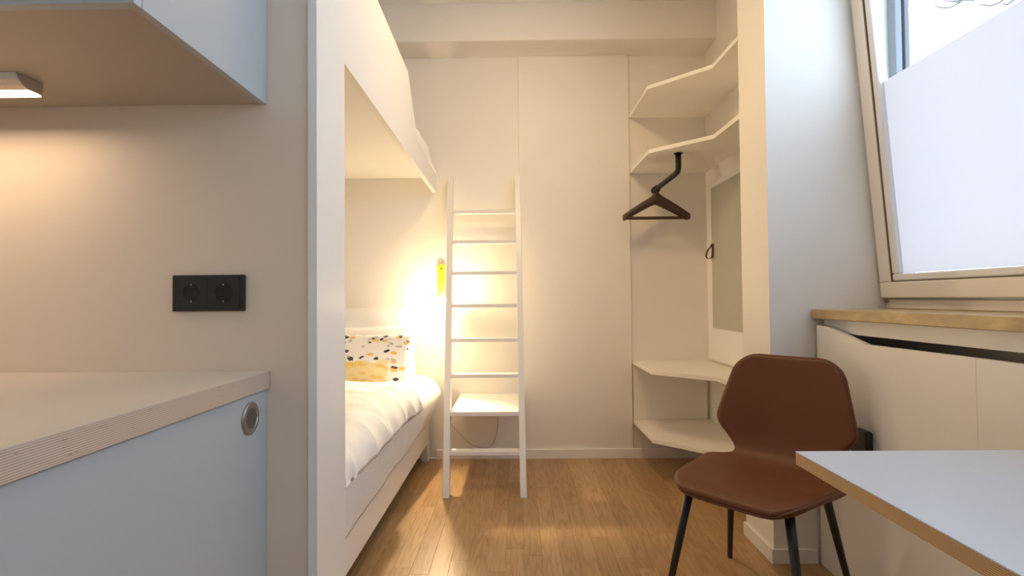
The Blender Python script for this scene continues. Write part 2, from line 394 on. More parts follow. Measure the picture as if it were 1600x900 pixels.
# sash leaning into the room: u along Y, w up the sash, t thickness outwards
B0 = Vector((1.4635, 0, 1.0585)); T0 = Vector((1.372-.005, 0, 2.285)); sd = (T0-B0).normalized(); sn_ = Vector((sd.z, 0, -sd.x))  # sn_ points outwards (+X)
SH = 1.64; YS1 = 2.076; YS0 = .20
def sp(y, h, t): return B0 + sd*h + sn_*t + Vector((0, y, 0))
def sbox(mb, y0, y1, h0, h1, t0, t1):
    vs = [sp(y, h, t) for t in (t0, t1) for y, h in ((y0, h0), (y1, h0), (y1, h1), (y0, h1))]
    return mb.add(vs, [(0,3,2,1),(4,5,6,7),(0,1,5,4),(1,2,6,5),(2,3,7,6),(3,0,4,7)])
SW = .062; BW = .104
sash = sbox(MB(), YS0, YS1, 0, SW, 0, .055).build('sash_rail', FRAMEW, win, bevel=.004)
sbox(MB(), YS0, YS1, SH-SW, SH, 0, .055).build('sash_rail', FRAMEW, win, bevel=.004)
sbox(MB(), YS1-SW, YS1, SW+.0005, SH-SW-.0005, 0, .055).build('sash_stile', FRAMEW, win, bevel=.004)
sbox(MB(), YS0, YS0+SW, SW+.0005, SH-SW-.0005, 0, .055).build('sash_stile', FRAMEW, win, bevel=.004)
# beads (slightly set back, with a dark seal line)
sl = MB(); sbox(sl, YS0+SW, YS1-SW, SW, SW+.0025, .003, .05); sbox(sl, YS1-SW-.0025, YS1-SW, SW, SH-SW, .003, .05)
sl.build('seal', SEAL, win)
def bead(poly_in):
    pass
for (y0, y1, h0, h1) in ((YS0+SW, YS1-SW, SW+.0025, SW+.030), (YS0+SW, YS1-SW, SH-SW-.030, SH-SW)):
    sbox(MB(), y0, y1-.003, h0, h1, .006, .045).build('glazing_bead', BEADW, win, bevel=.006)
for (y0, y1) in ((YS1-SW-.036, YS1-SW-.0026), (YS0+SW, YS0+SW+.036)):
    sbox(MB(), y0, y1, SW+.031, SH-SW-.031, .006, .045).build('glazing_bead', BEADW, win, bevel=.006)
yg0, yg1 = YS0+SW+.03, YS1-SW-.03
hf = (1.893-1.0585)/sd.z
pane = sbox(MB(), yg0, yg1, SW+.025, SH-SW-.025, .028, .032).build('pane', GLASS, win)
sbox(MB(), yg0+.004, yg1-.006, SW+.031, hf, .0262, .0268).build('frosted_film', FILM, pane)
# hinge of the sash at its lower corner
MB().tube([(1.482, YS1-.004, 1.040), (1.482, YS1-.004, 1.115)], .007, 10).build('hinge', STEEL, win, smooth=True)

# bare tree outside
tr = empty('tree', (10.5, 7.4, 0)); tag(tr, 'bare leafless tree outside the window, thin twigs against the sky', 'tree')
rt = random.Random(5)
MB().tube([(10.5, 7.4, 0), (10.45, 7.45, 2), (10.6, 7.35, 4.2), (10.5, 7.4, 6.6), (10.4, 7.4, 8.2)], [.17, .14, .11, .07, .03], 10).build('trunk', BARK, tr, smooth=True)
def unproj(px, py, X):
    r = F_ + R_*(px-800)/800 + U_*(450-py)/800; t = X/r.x; return Vector((0, 0, 1.07)) + r*t
twigs = [[(1590, -90), (1520, -40), (1500, 4), (1484, 12), (1470, 12), (1460, 8)], [(1560, -60), (1530, -20), (1512, -2), (1496, 3), (1474, 1)],
         [(1600, -50), (1580, -12), (1562, 4), (1548, 9), (1530, 7)], [(1595, -30), (1584, 0), (1574, 7), (1566, 6)], [(1620, -40), (1560, -6), (1520, 0), (1490, 0)]]
for tw in twigs:
    p0 = Vector((10.5, 7.4, 6.2)); pts = [p0] + [unproj(a, b, 6.0 + .12*i) for i, (a, b) in enumerate(tw)]
    MB().tube(pts, [.035, .022] + [.013]*(len(tw)-2) + [.008], 6).build('branch', BARK, tr, smooth=True)
for k in range(7):
    a = rt.random()*6.28; h = 3.6 + rt.random()*3.5
    p0 = Vector((10.5, 7.4, h)); d = Vector((math.cos(a)*.9+.5, math.sin(a), .9))
    MB().tube([p0, p0+d*.7, p0+d*1.3+Vector((.2, .1, .3)), p0+d*1.8+Vector((.1, .4, .5))], [.045, .03, .018, .006], 6).build('branch', BARK, tr, smooth=True)

# window sill and radiator cover
single('window_sill', MB().box(1.189, 1.5215, .16, YP-.001, .978, 1.0155), SILLM, 'yellow-brown polished stone sill under the window', 'window sill', bevel=.003)
rc = empty('radiator_cover', (1.21, 1.4, 0)); tag(rc, 'white boarded radiator cover under the stone sill', 'radiator cover')
XC0, XC1 = 1.2035, 1.222
MB().prism([(1.362, 0), (YP-.012, 0), (YP-.012, .951), (2.0, .948), (1.782, .899), (1.362, .902)], 0, XC0, XC1).build('panel', WHITE, rc, bevel=.0005)
MB().prism([(.16, 0), (1.3612, 0), (1.3612, .902), (.16, .904)], 0, XC0, XC1).build('panel', WHITE, rc, bevel=.0005)
MB().box(1.232, 1.25, .16, YP-.012, .925, .977).build('apron_board', WHITE, rc, bevel=.0015)
MB().box(1.27, 1.31, .76, 1.86, .18, .80).build('radiator_body', RECESS, rc, bevel=.01)
MB().box(1.224, 1.43, .16, .18, 0, .92).build('end_board', WHITE, rc)

# black wall box behind the chair
single('wall_box', MB().box(1.178, XC0-.0003, 1.755, 1.845, .40, .605), BLACKP, 'black plastic box on the white radiator cover behind chair', 'wall box', bevel=.008, seg=3)

# ------------------------------------------------------------------ bunk
bk = empty('bunk_frame', (-.555, 2.4, 0)); tag(bk, 'white built-in upper bunk frame with tall side panel post', 'bunk bed')
XB0, XB1 = -.568, -.542
MB().prism([(YK-.008, 0), (1.608, 0), (1.608, 1.822), (D-.003, 1.789), (D-.003, 1.925), (2.80, 1.955), (2.565, 2.222), (2.0, 2.256), (YK-.008, 2.27)], 0, XB0, XB1).build('side_panel', WHITE, bk, bevel=.0015)
MB().box(XA+.004, XB0-.0005, YK+.065, D-.003, 1.891, 1.915).build('bunk_board', WHITE, bk)
# upper mattress with its bedding hanging over the open end of the side panel
def upper_bedding():
    rows = []
    for i in range(46):
        t = i/45; y = YK+.09 + t*(D-.02-YK-.09)
        zt = 2.05 if y < 3.0 else 2.05 - .075*((y-3.0)/.44)**1.6
        e = 0 if y < 2.68 else min(1, (y-2.68)/.15)       # bulge over the panel
        row = []
        xe = -.60 + .068*e
        for j in range(26):
            s = j/25
            if s < .6: xx = XA+.01 + (xe-.09-XA-.01)*(s/.6); zz = zt
            else:
                a = (s-.6)/.4*PI*.5*1.25; xx = xe-.09 + .09*math.sin(min(a, PI/2)) + (0 if a < PI/2 else -.012*(a-PI/2)); zz = zt-.085*(1-math.cos(min(a, PI/2))) - (0 if a < PI/2 else .09*(a-PI/2))
            nv = noise.noise(Vector((xx*6, y*5, 3)))*.010 + noise.noise(Vector((xx*14, y*11, 9)))*.005
            row.append(Vector((xx + nv*.7*(s > .6), y, max(zz + nv, 1.918))))
        rows.append(row)
    bot = [[Vector((p.x, p.y, 1.9165)) for p in (r[0], r[-1])] for r in rows]
    mb = MB(); mb.grid(rows)
    n = len(rows[0]); m = len(rows)
    base = len(mb.v)
    for r in rows: mb.v += [Vector((r[0].x, r[0].y, 1.9165)), Vector((r[-1].x-.03, r[-1].y, 1.9165))]
    for i in range(m-1):
        mb.f.append((i*n, (i+1)*n, base+2*(i+1), base+2*i)); mb.f.append((i*n+n-1, base+2*i+1, base+2*(i+1)+1, (i+1)*n+n-1))
        mb.f.append((base+2*i, base+2*(i+1), base+2*(i+1)+1, base+2*i+1))
    mb.f.append([i for i in range(n)] + [base+1, base]); mb.f.append([(m-1)*n+i for i in range(n)][::-1] + [base+2*(m-1), base+2*(m-1)+1])
    return mb
single('mattress', upper_bedding(), SHEET, 'white made-up mattress on the upper bunk, edge rumpled over the side', 'mattress', smooth=True)

# ------------------------------------------------------------------ lower bed
bd = empty('bed', (-1.05, 2.5, 0)); tag(bd, 'low white bed frame with tapered legs under the bunk', 'bed')
BX1 = -.596
MB().box(BX1-.03, BX1, 1.62, 3.43, .123, .33).build('side_rail', WHITE, bd, bevel=.002)
MB().box(XA+.01, XA+.04, 1.62, 3.43, .123, .33).build('side_rail', WHITE, bd, bevel=.002)
MB().box(XA+.041, BX1-.031, 3.40, 3.43, .123, .33).build('end_rail', WHITE, bd, bevel=.002)
MB().box(XA+.041, BX1-.031, 1.62, 1.65, .123, .33).build('end_rail', WHITE, bd, bevel=.002)
MB().box(XA+.041, BX1-.031, 1.651, 3.399, .27, .295).build('slat_base', WHITE, bd)
for sx in (0, 1):
    for y0, y1, yb0, yb1 in ((3.345, 3.43, 3.385, 3.415), (1.62, 1.70, 1.635, 1.665)):
        xa, xb = (BX1-.045, BX1+.002) if sx else (XA+.01, XA+.055)
        MB().add([(xa,yb0,0),(xb,yb0,0),(xb,yb1,0),(xa,yb1,0),(xa,y0,.1225),(xb,y0,.1225),(xb,y1,.1225),(xa,y1,.1225)],
                 [(0,3,2,1),(4,5,6,7),(0,1,5,4),(1,2,6,5),(2,3,7,6),(3,0,4,7)]).build('leg', WHITE, bd, bevel=.002)

def bed_profile(y, off, x_left, drop, topz=.572):
    # cross-section points from the left over the shoulder down the side
    pts = []
    bul = .070*max(0, min(1, (y-2.5)/.75))
    r = .12 + off*.4; xs = -.578 + .012*min(1, max(0, (y-1.62)/.3)) + bul + off*.62; zt = topz + off
    endr = max(0, (y-3.28)/.15)
    zt -= .05*endr**2; xs -= .05*endr**2
    n1 = 26; n2 = 16; n3 = 14
    for i in range(n1): pts.append((x_left + (xs-r-x_left)*i/n1, zt + .012*math.sin(PI*i/n1)))
    for i in range(n2): a = PI/2*i/n2; pts.append((xs-r + r*math.sin(a), zt-r + r*math.cos(a)))
    zl = zt-r; xb = -.588 + off*.62
    for i in range(n3+1):
        t = i/n3; pts.append((xs + (xb-xs)*t**1.3, zl + (drop-zl)*t))
    return pts
def soft_sheet(y0, y1, ny, off, x_left, drop, amp, seed, thick, endround=0.0, dropfn=None, topz=.572):
    top = []; bot = []
    for i in range(ny):
        y = y0 + (y1-y0)*i/(ny-1)
        k = 1.0
        if endround:
            d = min(y1-y, 1e9)/endround
            if d < 1: k = math.sqrt(max(0, 1-(1-d)**2))
        pr = bed_profile(y, off*k, x_left, dropfn(y) if dropfn else drop, topz); pb = bed_profile(y, max(off*k-thick*k-.0015, .001 if off > .001 else -thick), x_left, (dropfn(y) if dropfn else drop)+.002, topz)
        rt_ = []; rb = []
        for j, ((a, b), (c, d2)) in enumerate(zip(pr, pb)):
            u = j/len(pr)
            nv = (noise.noise(Vector((a*5+y*3.0, y*4, seed))) + .5*noise.noise(Vector((a*11-y*5, y*8, b*9+seed))))*amp
            rdg = 1-abs(noise.noise(Vector((a*3.2+y*1.1+seed, y*2.6-a*1.2, seed*2)))*2.2)
            nv += amp*.75*max(0, rdg)**3 + amp*.4*max(0, 1-abs(noise.noise(Vector((a*7-y*2+seed, y*5+a*3, seed*3)))*2.4))**3
            edge = min(1, (len(pr)-1-j)/4)
            nx = 0 if u < .45 else min(1, (u-.45)*3)
            rt_.append(Vector((a + nv*nx, y, b + nv*(1-nx)*1.0))); rb.append(Vector((c + nv*nx*.6, y, d2 + nv*(1-nx)*.6)))
        top.append(rt_); bot.append(rb)
    mb = MB(); mb.grid(top); n = len(top[0]); off_ = len(mb.v); mb.grid([r[::-1] for r in bot])
    def T(i, j): return i*n+j
    def Bt(i, j): return off_ + i*n + (n-1-j)
    m = len(top)
    for i in range(m-1):
        mb.f.append((T(i, 0), T(i+1, 0), Bt(i+1, 0), Bt(i, 0))); mb.f.append((T(i, n-1), Bt(i, n-1), Bt(i+1, n-1), T(i+1, n-1)))
    for j in range(n-1):
        mb.f.append((T(0, j), Bt(0, j), Bt(0, j+1), T(0, j+1))); mb.f.append((T(m-1, j), T(m-1, j+1), Bt(m-1, j+1), Bt(m-1, j)))
    return mb
mt = empty('mattress', (-1.05, 2.5, .30)); tag(mt, 'thick mattress in white fitted sheet on the lower bed', 'mattress')
MB().box(XA+.045, -.70, 1.655, 3.395, .297, .50).build('core', SHEET, mt, bevel=.04, seg=4)
def drop_sheet(y):
    if y > 3.18: return .272 + .16*min(1, (y-3.18)/.2)
    return .265
soft_sheet(1.612, 3.43, 110, 0.0, XA+.02, .265, .007, 2.0, .006, dropfn=drop_sheet).build('fitted_sheet', SHEET, mt, smooth=True)
dv = soft_sheet(1.612, 2.80, 150, .046, XA+.03, .47, .015, 7.0, .036, endround=.07, dropfn=lambda y: 0.485 + .010*noise.noise(Vector((y*4.2, 3, 1))))
single('duvet', dv, LINEN, 'crumpled white duvet spread over the lower bed', 'duvet', smooth=True)

def pillow_mesh(wd, ht, th, seed, pinch=.10):
    n = 28; rows = []
    def P(u, v, s):
        a, b = u*2-1, v*2-1
        ex = 1 - pinch*(1-abs(b)**1.0)*.0
        x = a*wd/2*(1 - pinch*(1-b*b)*.35*abs(a)**3); z = b*ht/2*(1 - pinch*(1-a*a)*.45*abs(b)**3)
        t = th/2*(max(0, 1-abs(a)**2.6)*max(0, 1-abs(b)**2.6))**.55
        t += .008*noise.noise(Vector((a*2.2+seed, b*2.2, s)))*min(1, t*40)
        return Vector((x, s*max(t, .0015), z))
    mb = MB(); rows = [[P(i/(n-1), j/(n-1), -1) for j in range(n)] for i in range(n)]; mb.grid(rows)
    off = len(mb.v); mb.grid([[P(i/(n-1), j/(n-1), 1) for j in range(n-1, -1, -1)] for i in range(n)])
    def A(i, j): return i*n+j
    def B(i, j): return off + i*n + n-1-j
    ring = [(i, 0) for i in range(n)] + [(n-1, j) for j in range(1, n)] + [(i, n-1) for i in range(n-2, -1, -1)] + [(0, j) for j in range(n-2, 0, -1)]
    for k in range(len(ring)):
        p, q = ring[k], ring[(k+1) % len(ring)]; mb.f.append((A(*p), A(*q), B(*q), B(*p)))
    return mb
def pillow(name, m, wd, ht, th, c, tilt, yaw, roll, seed, label, cat):
    o = pillow_mesh(wd, ht, th, seed).build(name, m, None, smooth=True)
    o.matrix_world = Matrix.Translation(c) @ Matrix.Rotation(yaw, 4, 'Z') @ Matrix.Rotation(tilt, 4, 'X') @ Matrix.Rotation(roll, 4, 'Y')
    return tag(o, label, cat)
pillow('pillow', LINEN, .78, .46, .15, (-1.045, 3.340, .800), -.16, 0, .0, 1.0, 'large white pillow standing against the end wall', 'pillow')
pillow('pillow', LINEN, .76, .40, .13, (-1.045, 3.200, .705), -.24, 0, .0, 5.0, 'white pillow tucked between printed cushion and rear pillow', 'pillow')
pillow('cushion', CUSH, .70, .345, .12, (-1.00, 3.060, .698), -.30, 0, .03, 9.0, 'cushion printed with yellow, grey and black leaf marks', 'cushion')

# ------------------------------------------------------------------ ladder
ld = empty('ladder', (-.19, 2.8, 0)); tag(ld, 'white wooden ladder leaning against the end wall by the bunk', 'ladder')
LB, LT = Vector((-.393, 2.795, 0)), Vector((-.438, 3.418, 1.885))
RB, RT = Vector((.0245, 2.795, 0)), Vector((.008, 3.418, 1.885))
def rail(a, b):
    # side rail, wide face across the slope, foot cut level with the floor
    d = (b-a).normalized(); hw = .0178; dp = .030/math.cos(math.atan2(b.y-a.y, b.z))
    vs = []
    for p in (a, b):
        for sx, sy in ((-1, -1), (1, -1), (1, 1), (-1, 1)): vs.append((p.x+sx*hw, p.y+sy*dp, p.z))
    return MB().add(vs, [(0,3,2,1),(4,5,6,7),(0,1,5,4),(1,2,6,5),(2,3,7,6),(3,0,4,7)])
rail(LB, LT).build('rail', LADW, ld, bevel=.003)
rail(RB, RT).build('rail', LADW, ld, bevel=.003)
for i in range(8):
    z = .217 + .2022*i; t = z/1.885; a = LB.lerp(LT, t); b = RB.lerp(RT, t)
    y0 = a.y - .034
    if i == 1:
        MB().box(a.x+.0182, b.x-.0182, y0-.006, D-.002, z-.012, z+.012).build('tread', LADW, ld, bevel=.002)
    else:
        MB().box(a.x+.0182, b.x-.0182, y0, y0+(.062 if i < 5 else .055), z-.011, z+.011).build('rung', LADW, ld, bevel=.002)

# ------------------------------------------------------------------ wall lamp at the bed
lp = empty('wall_lamp', (-.509, D, .9)); tag(lp, 'yellow wall reading lamp glowing beside the ladder', 'lamp')
def pill_plate(xc, z0, z1, wd, y0, y1):
    r = wd/2; pts = []
    for k in range(13): a = PI*k/12; pts.append((xc + r*math.cos(a), z1-r + r*math.sin(a)))
    for k in range(13): a = PI + PI*k/12; pts.append((xc + r*math.cos(a), z0+r + r*math.sin(a)))
    return MB().prism(pts, 1, y0, y1)
pl = pill_plate(-.509, 1.065, 1.304, .052, D-.022, D-.0005).build('wall_plate', YELLOW, lp, bevel=.002)
MB().lathe([(.006, 0), (.006, .004)], (-.509, D-.026, 1.272), (0, 1, 0), 12).build('screw', BLACK, pl)
BC = Vector((-.484, 3.335, 1.062))
MB().tube([(-.509, D-.022, 1.075), (-.509, 3.41, 1.078), (-.499, 3.385, 1.072), tuple(BC + Vector((-.005, .022, .006)))], .006, 10).build('arm', YELLOW, lp, smooth=True)
ax = Vector((.74, .34, -.58)).normalized()
MB().lathe([(.010, .026), (.024, .030), (.026, .036), (.026, .070), (.012, .074)], BC, ax, 20).build('lamp_holder', YELLOW, lp, smooth=True)
def sphere(c, r, nu=18, nv=10):
    return MB().grid([[Vector(c) + Vector((r*math.sin(PI*max(.001, min(.999, j/nv)))*math.cos(2*PI*i/nu), r*math.sin(PI*max(.001, min(.999, j/nv)))*math.sin(2*PI*i/nu), r*math.cos(PI*j/nv))) for i in range(nu)] for j in range(nv+1)], True)
sphere(BC, .024).build('bulb', BULB, lp, smooth=True)
rl = bpy.data.lights.new('reading_beam', 'SPOT'); rl.energy = 50; rl.color = (1.0, .77, .46); rl.spot_size = math.radians(92); rl.spot_blend = .6; rl.shadow_soft_size = .02
ro = bpy.data.objects.new('reading_beam', rl); COL.objects.link(ro); ro.location = BC + Vector((-.006, -.012, -.032))
ro.rotation_euler = Vector((-.02, -.95, -1)).to_track_quat('-Z', 'Y').to_euler()
# mains cord of the lamp, looping down behind the ladder
def bez(pts, n=8):
    out = []; P = [Vector(p) for p in pts]
    for i in range(len(P)-1):
        p0 = P[max(i-1, 0)]; p1 = P[i]; p2 = P[i+1]; p3 = P[min(i+2, len(P)-1)]
        for k in range(n):
            t = k/n; out.append(.5*((2*p1) + (p2-p0)*t + (2*p0-5*p1+4*p2-p3)*t*t + (3*p1-p0-3*p2+p3)*t**3))
    out.append(P[-1]); return out
yc = D-.012
MB().tube(bez([(-.500, yc, 1.068), (-.480, yc, .95), (-.482, yc, .60), (-.486, yc, .36), (-.47, yc, .265), (-.42, yc, .20), (-.33, yc, .105), (-.24, yc-.012, .075), (-.175, yc-.012, .095), (-.140, yc, .20), (-.134, yc, .32), (-.134, yc, .42)]), .0032, 8).build('power_cord', CORD, lp, smooth=True)
# small bed-side switch plate with dark marks
sw = empty('switch', (-.568, D, .74)); tag(sw, 'tiny white switch plate on the wall beside the bed', 'switch')
MB().box(-.586, -.550, D-.006, D-.0003, .695, .775).build('plate', TRIM, sw, bevel=.003)
for k, zz in enumerate((.752, .738, .724)):
    MB().box(-.575, -.561 - (.004 if k == 1 else 0), D-.0075, D-.0062, zz-.003, zz+.003).build('mark', CORD, sw)

# ------------------------------------------------------------------ wardrobe niche: shelves
def shelf(z0, z1, label):
    mb = MB().prism([(.770, D-.0006), (.773, 2.978), (1.050, 2.712), (1.056, YP2+.002), (XN-.0006, YP2+.002), (XN-.0006, D-.0006)], 2, z0, z1)
    return single('shelf', mb, SHELFW, label, 'shelf', bevel=.0012)
shelf(2.284, 2.306, 'topmost angled white corner shelf in the wardrobe niche')
shelf(1.907, 1.930, 'angled white corner shelf carrying the black clothes rod')
shelf(.622, .646, 'angled white shelf at seat height below the door panel')
shelf(.228, .252, 'lowest angled white shelf just above the floor')
single('back_board', MB().box(.772, XN-.022, D-.0185, D-.0146, .2535, .6205), SHELFW, 'thin white board between the two lowest niche shelves', 'panel')
# matt grey-green door panel on the niche wall
mr_ = empty('cupboard_door', (XN-.02, 2.85, .8)); tag(mr_, 'tall grey-green door panel with brown leather loop in wardrobe niche', 'door panel')
MX = XN-.018
MB().box(MX, XN-.0005, YP2+.004, 3.40, .66, 1.80).build('frame_board', WHITE, mr_, bevel=.002)
MB().box(MX-.006, MX-.0003, YP2+.03, 3.315, .868, 1.768).build('door_leaf', DOORG, mr_, bevel=.001)
def strap_loop():
    # leather strap loop folded over and screwed on at its top end
    c = [(MX-.008, 3.286, 1.405), (MX-.010, 3.286, 1.345), (MX-.014, 3.290, 1.318), (MX-.030, 3.305, 1.312), (MX-.040, 3.312, 1.330), (MX-.034, 3.305, 1.362), (MX-.016, 3.291, 1.392), (MX-.013, 3.288, 1.405)]
    P = bez(c, 6); mb = MB(); rows = []
    for p in P: rows.append([p + Vector((0, -.010, 0)), p + Vector((0, .010, 0)), p + Vector((-.0055, .010, .0025)), p + Vector((-.0055, -.010, .0025))])
    mb.grid(rows, True); n = len(rows); mb.f.append((0, 1, 2, 3)); mb.f.append(tuple((n-1)*4+k for k in range(4))[::-1]); return mb
lo = strap_loop().build('pull_loop', STRAP, mr_); tag(lo, 'brown leather pull loop')
MB().lathe([(.006, 0), (.006, .004)], (MX-.0165, 3.287, 1.398), (-1, 0, 0), 12).build('screw', STEEL, lo)

# clothes rod and hangers
rod = empty('clothes_rod', (.945, 2.975, 1.906)); tag(rod, 'bent black metal rod under shelf holding the coat hangers', 'clothes rod')
MB().lathe([(.024, 0), (.024, -.005)], (.945, 2.975, 1.9064), (0, 0, 1), 20).build('mounting_plate', BLACK, rod)
rp = [(.945, 2.975, 1.901), (.945, 2.975, 1.825), (.944, 2.983, 1.803), (.938, 3.01, 1.793), (.892, 3.31, 1.758)]
MB().tube(rp, .0165, 14).build('tube', BLACK, rod, smooth=True)
sphere((.892, 3.312, 1.758), .0195).build('end_knob', BLACK, rod, smooth=True)
def make_hanger():
    h = empty('coat_hanger', (0, 0, 0))
    # wooden shoulder arms: curved tapered bar, local x across, z up, origin at top of the hook
    up = []; lo_ = []
    n = 25; half = .208
    def arm(t):    # t -1..1 -> centre z, half height, half thickness
        a = abs(t)
        z = -.082 - .116*(a**1.15) if a < .98 else -.198
        hh = .021*(1-a)**.6*.6 + .0135
        return z, hh, .0065 + .0035*(1-a)
    rows = []
    for i in range(n):
        t = -1 + 2*i/(n-1); z, hh, th = arm(t); x = t*half
        hump = .012*math.exp(-(t/.12)**2)
        rows.append([Vector((x, -th, z-hh)), Vector((x, -th, z+hh+hump)), Vector((x, -th*.3, z+hh+hump+.003)), Vector((x, th*.3, z+hh+hump+.003)), Vector((x, th, z+hh+hump)), Vector((x, th, z-hh)), Vector((x, 0, z-hh-.003))])
    mb = MB(); mb.grid(rows, True); k = 7; mb.f.append(list(range(k))[::-1]); mb.f.append([(n-1)*k+j for j in range(k)])
    mb.build('shoulder', HANGW, h, smooth=True)
    MB().tube([(-.198, 0, -.201), (.198, 0, -.201)], .0055, 8).build('trouser_bar', HANGW, h, smooth=True)
    hk = [(0, 0, -.08), (0, 0, -.050), (.014, 0, -.034)] + [(.0185*math.sin(a), 0, .0185*math.cos(a)-.016) for a in (PI*.5, PI*.25, 0, -PI*.25, -PI*.5)]
    MB().tube(bez(hk, 4), .0030, 8).build('hook', BLACK, h, smooth=True)
    return h
h0 = make_hanger()
hang = [((.8985, 3.262, 1.7795), .02, 'dark wooden coat hanger nearest the viewer on the black rod'),
        ((.8955, 3.282, 1.7775), -.06, 'middle dark wooden coat hanger of the three on the rod'),
        ((.8930, 3.300, 1.7755), .07, 'rearmost dark wooden coat hanger, closest to the end wall')]
for i, (p, a, lb) in enumerate(hang):
    o = h0 if i == 0 else copy_thing(h0)
    o.location = p; o.rotation_euler = (0, (.0, .012, -.01)[i], a); tag(o, lb, 'coat hanger', 'coat hangers on the clothes rod')

# ------------------------------------------------------------------ kitchenette
XKP = -.683
bc = empty('base_cabinet', (-1.4, 1.0, 0)); tag(bc, 'blue-grey kitchen base cabinet with plywood worktop over it', 'cabinet')
YF = .60
MB().box(XKP-.018, XKP, YF, YK-.001, .0, .8315).build('side_panel', GREYB, bc, bevel=.001)
MB().box(XL+.002, XKP-.0185, YF+.02, YK-.001, .10, .8315).build('body', GREYB, bc)
for k in range(2):
    x1 = XKP-.021-k*.6; d_ = MB().box(x1-.596, x1, YF, YF+.0195, .10, .828).build('door', GREYB, bc, bevel=.001)
    MB().box(x1-.42, x1-.18, YF-.012, YF-.0005, .79, .80).build('handle', BLACK, d_)
# round perforated vent
VC = Vector((XKP, 1.303, .770))
vt = MB().lathe([(.0415, .0004), (.0415, .003), (.037, .0055), (.029, .0055), (.028, .0040), (.001, .0040)], VC, (1, 0, 0), 36).build('vent', STEEL, bc, smooth=False)
holes = MB()
for a in range(-5, 6):
    for b in range(-5, 6):
        y, z = a*.0050 + (b % 2)*.0025, b*.0046
        if y*y + z*z < .0255**2: holes.lathe([(.0017, 0), (.0017, .0003)], VC + Vector((.0041, y, z)), (1, 0, 0), 6)
ho = holes.build('perforation', BLACK, vt); ho['kind'] = 'stuff'
wt = empty('worktop', (-1.4, 1.0, .832)); tag(wt, 'beige kitchen worktop with layered plywood edge', 'worktop')
XW = -.6725
MB().box(XL+.002, XW, .57, YK-.001, .8325, .8775).build('plywood_core', PLYW, wt, bevel=.0008)
MB().box(XL+.002, XW+.0002, .57, YK-.0012, .8776, .8795).build('laminate_top', WTOP, wt)
wc = empty('wall_cabinet', (-1.4, 1.15, 1.609)); tag(wc, 'blue-grey kitchen wall cabinet hanging over the worktop', 'cabinet')
YCF = .902
MB().box(XKP-.018, XKP, YCF+.021, YK-.001, 1.607, 2.40).build('side_panel', GREYB, wc, bevel=.0008)
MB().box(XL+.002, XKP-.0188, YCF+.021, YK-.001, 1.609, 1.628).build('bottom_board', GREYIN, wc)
MB().box(XL+.002, XKP-.0188, YCF+.021, YK-.001, 2.38, 2.40).build('top_board', GREYB, wc)
for k in range(2):
    x1 = XKP-.0005-k*.802; MB().box(x1-.80, x1, YCF, YCF+.0195, 1.6065, 2.40).build('door', GREYB, wc, bevel=.0008)
# under-cabinet light: aluminium profile with slanted lens
cl = empty('cabinet_light', (-1.7, 1.2, 1.6)); tag(cl, 'slim aluminium light strip glowing under the wall cabinet', 'light')
prof = [(1.172, 1.6085), (1.178, 1.594), (1.190, 1.584), (1.203, 1.5795), (1.2375, 1.5795), (1.2375, 1.5740), (1.2415, 1.5740), (1.2415, 1.6085)]
MB().prism(prof, 0, -2.15, -1.165).build('profile', ALU, cl, bevel=.0008)
MB().prism([(1.2120, 1.5783), (1.2365, 1.5783), (1.2365, 1.5793), (1.2120, 1.5793)], 0, -2.14, -1.172).build('diffuser', LED, cl)

# double socket on the kitchen wall
so = empty('double_socket', (-.837, YK, 1.04)); tag(so, 'black double wall socket above the kitchen worktop', 'socket')
SX0, SX1, SZ0, SZ1 = -.936, -.739, 1.042, 1.1405
MB().box(SX0, SX1, YK-.010, YK-.0003, SZ0, SZ1).build('cover_frame', BLACKP, so, bevel=.002)
for xc in (-.883, -.795):
    zc = 1.0915
    # insert plate with a round well
    n = 32; hw = .0435; hh = .041; r = .0255
    outer = []; inner = []; deep = []
    for k in range(n):
        a = 2*PI*k/n; c, s = math.cos(a), math.sin(a); q = 1/max(abs(c), abs(s))
        outer.append(Vector((xc + hw*c*q, YK-.0118, zc + hh*s*q))); inner.append(Vector((xc + r*c, YK-.0118, zc + r*s))); deep.append(Vector((xc + r*.96*c, YK-.0103, zc + r*.96*s)))
    back = [p + Vector((0, .0017, 0)) for p in outer]
    mb = MB(); mb.grid([back, outer, inner, deep], True); mb.f.append([3*n+k for k in range(n)])
    ins = mb.build('socket_insert', BLACKP, so)
    MB().lathe([(.0238, 0), (.0238, .0004)], (xc, YK-.01075, zc), (0, 1, 0), 28).build('well', WELL, ins)
    for dx in (-.0095, .0095): MB().lathe([(.0027, 0), (.0027, .0006)], (xc+dx, YK-.0108, zc), (0, 1, 0), 12).build('pin_hole', BLACK, ins)
    for dz in (-.0225, .0225): MB().box(xc-.0016, xc+.0016, YK-.0135, YK-.0105, zc+dz-.0025, zc+dz+.0025).build('earth_clip', STEEL, ins)

# ------------------------------------------------------------------ folding table
tb = empty('folding_table', (.9, .8, .70)); tag(tb, 'white table top with layered plywood edge hinged to radiator cover', 'table')
MB().box(.588, 1.2025, .18, 1.100, .7125, .7375).build('plywood_core', PLYT, tb, bevel=.0008)
MB().box(.5878, 1.2025, .18, 1.1002, .7376, .7400).build('laminate_top', TTOP, tb, bevel=.0004)
MB().box(.95, 1.2025, .60, .64, .42, .7122).build('bracket', BLACK, tb)

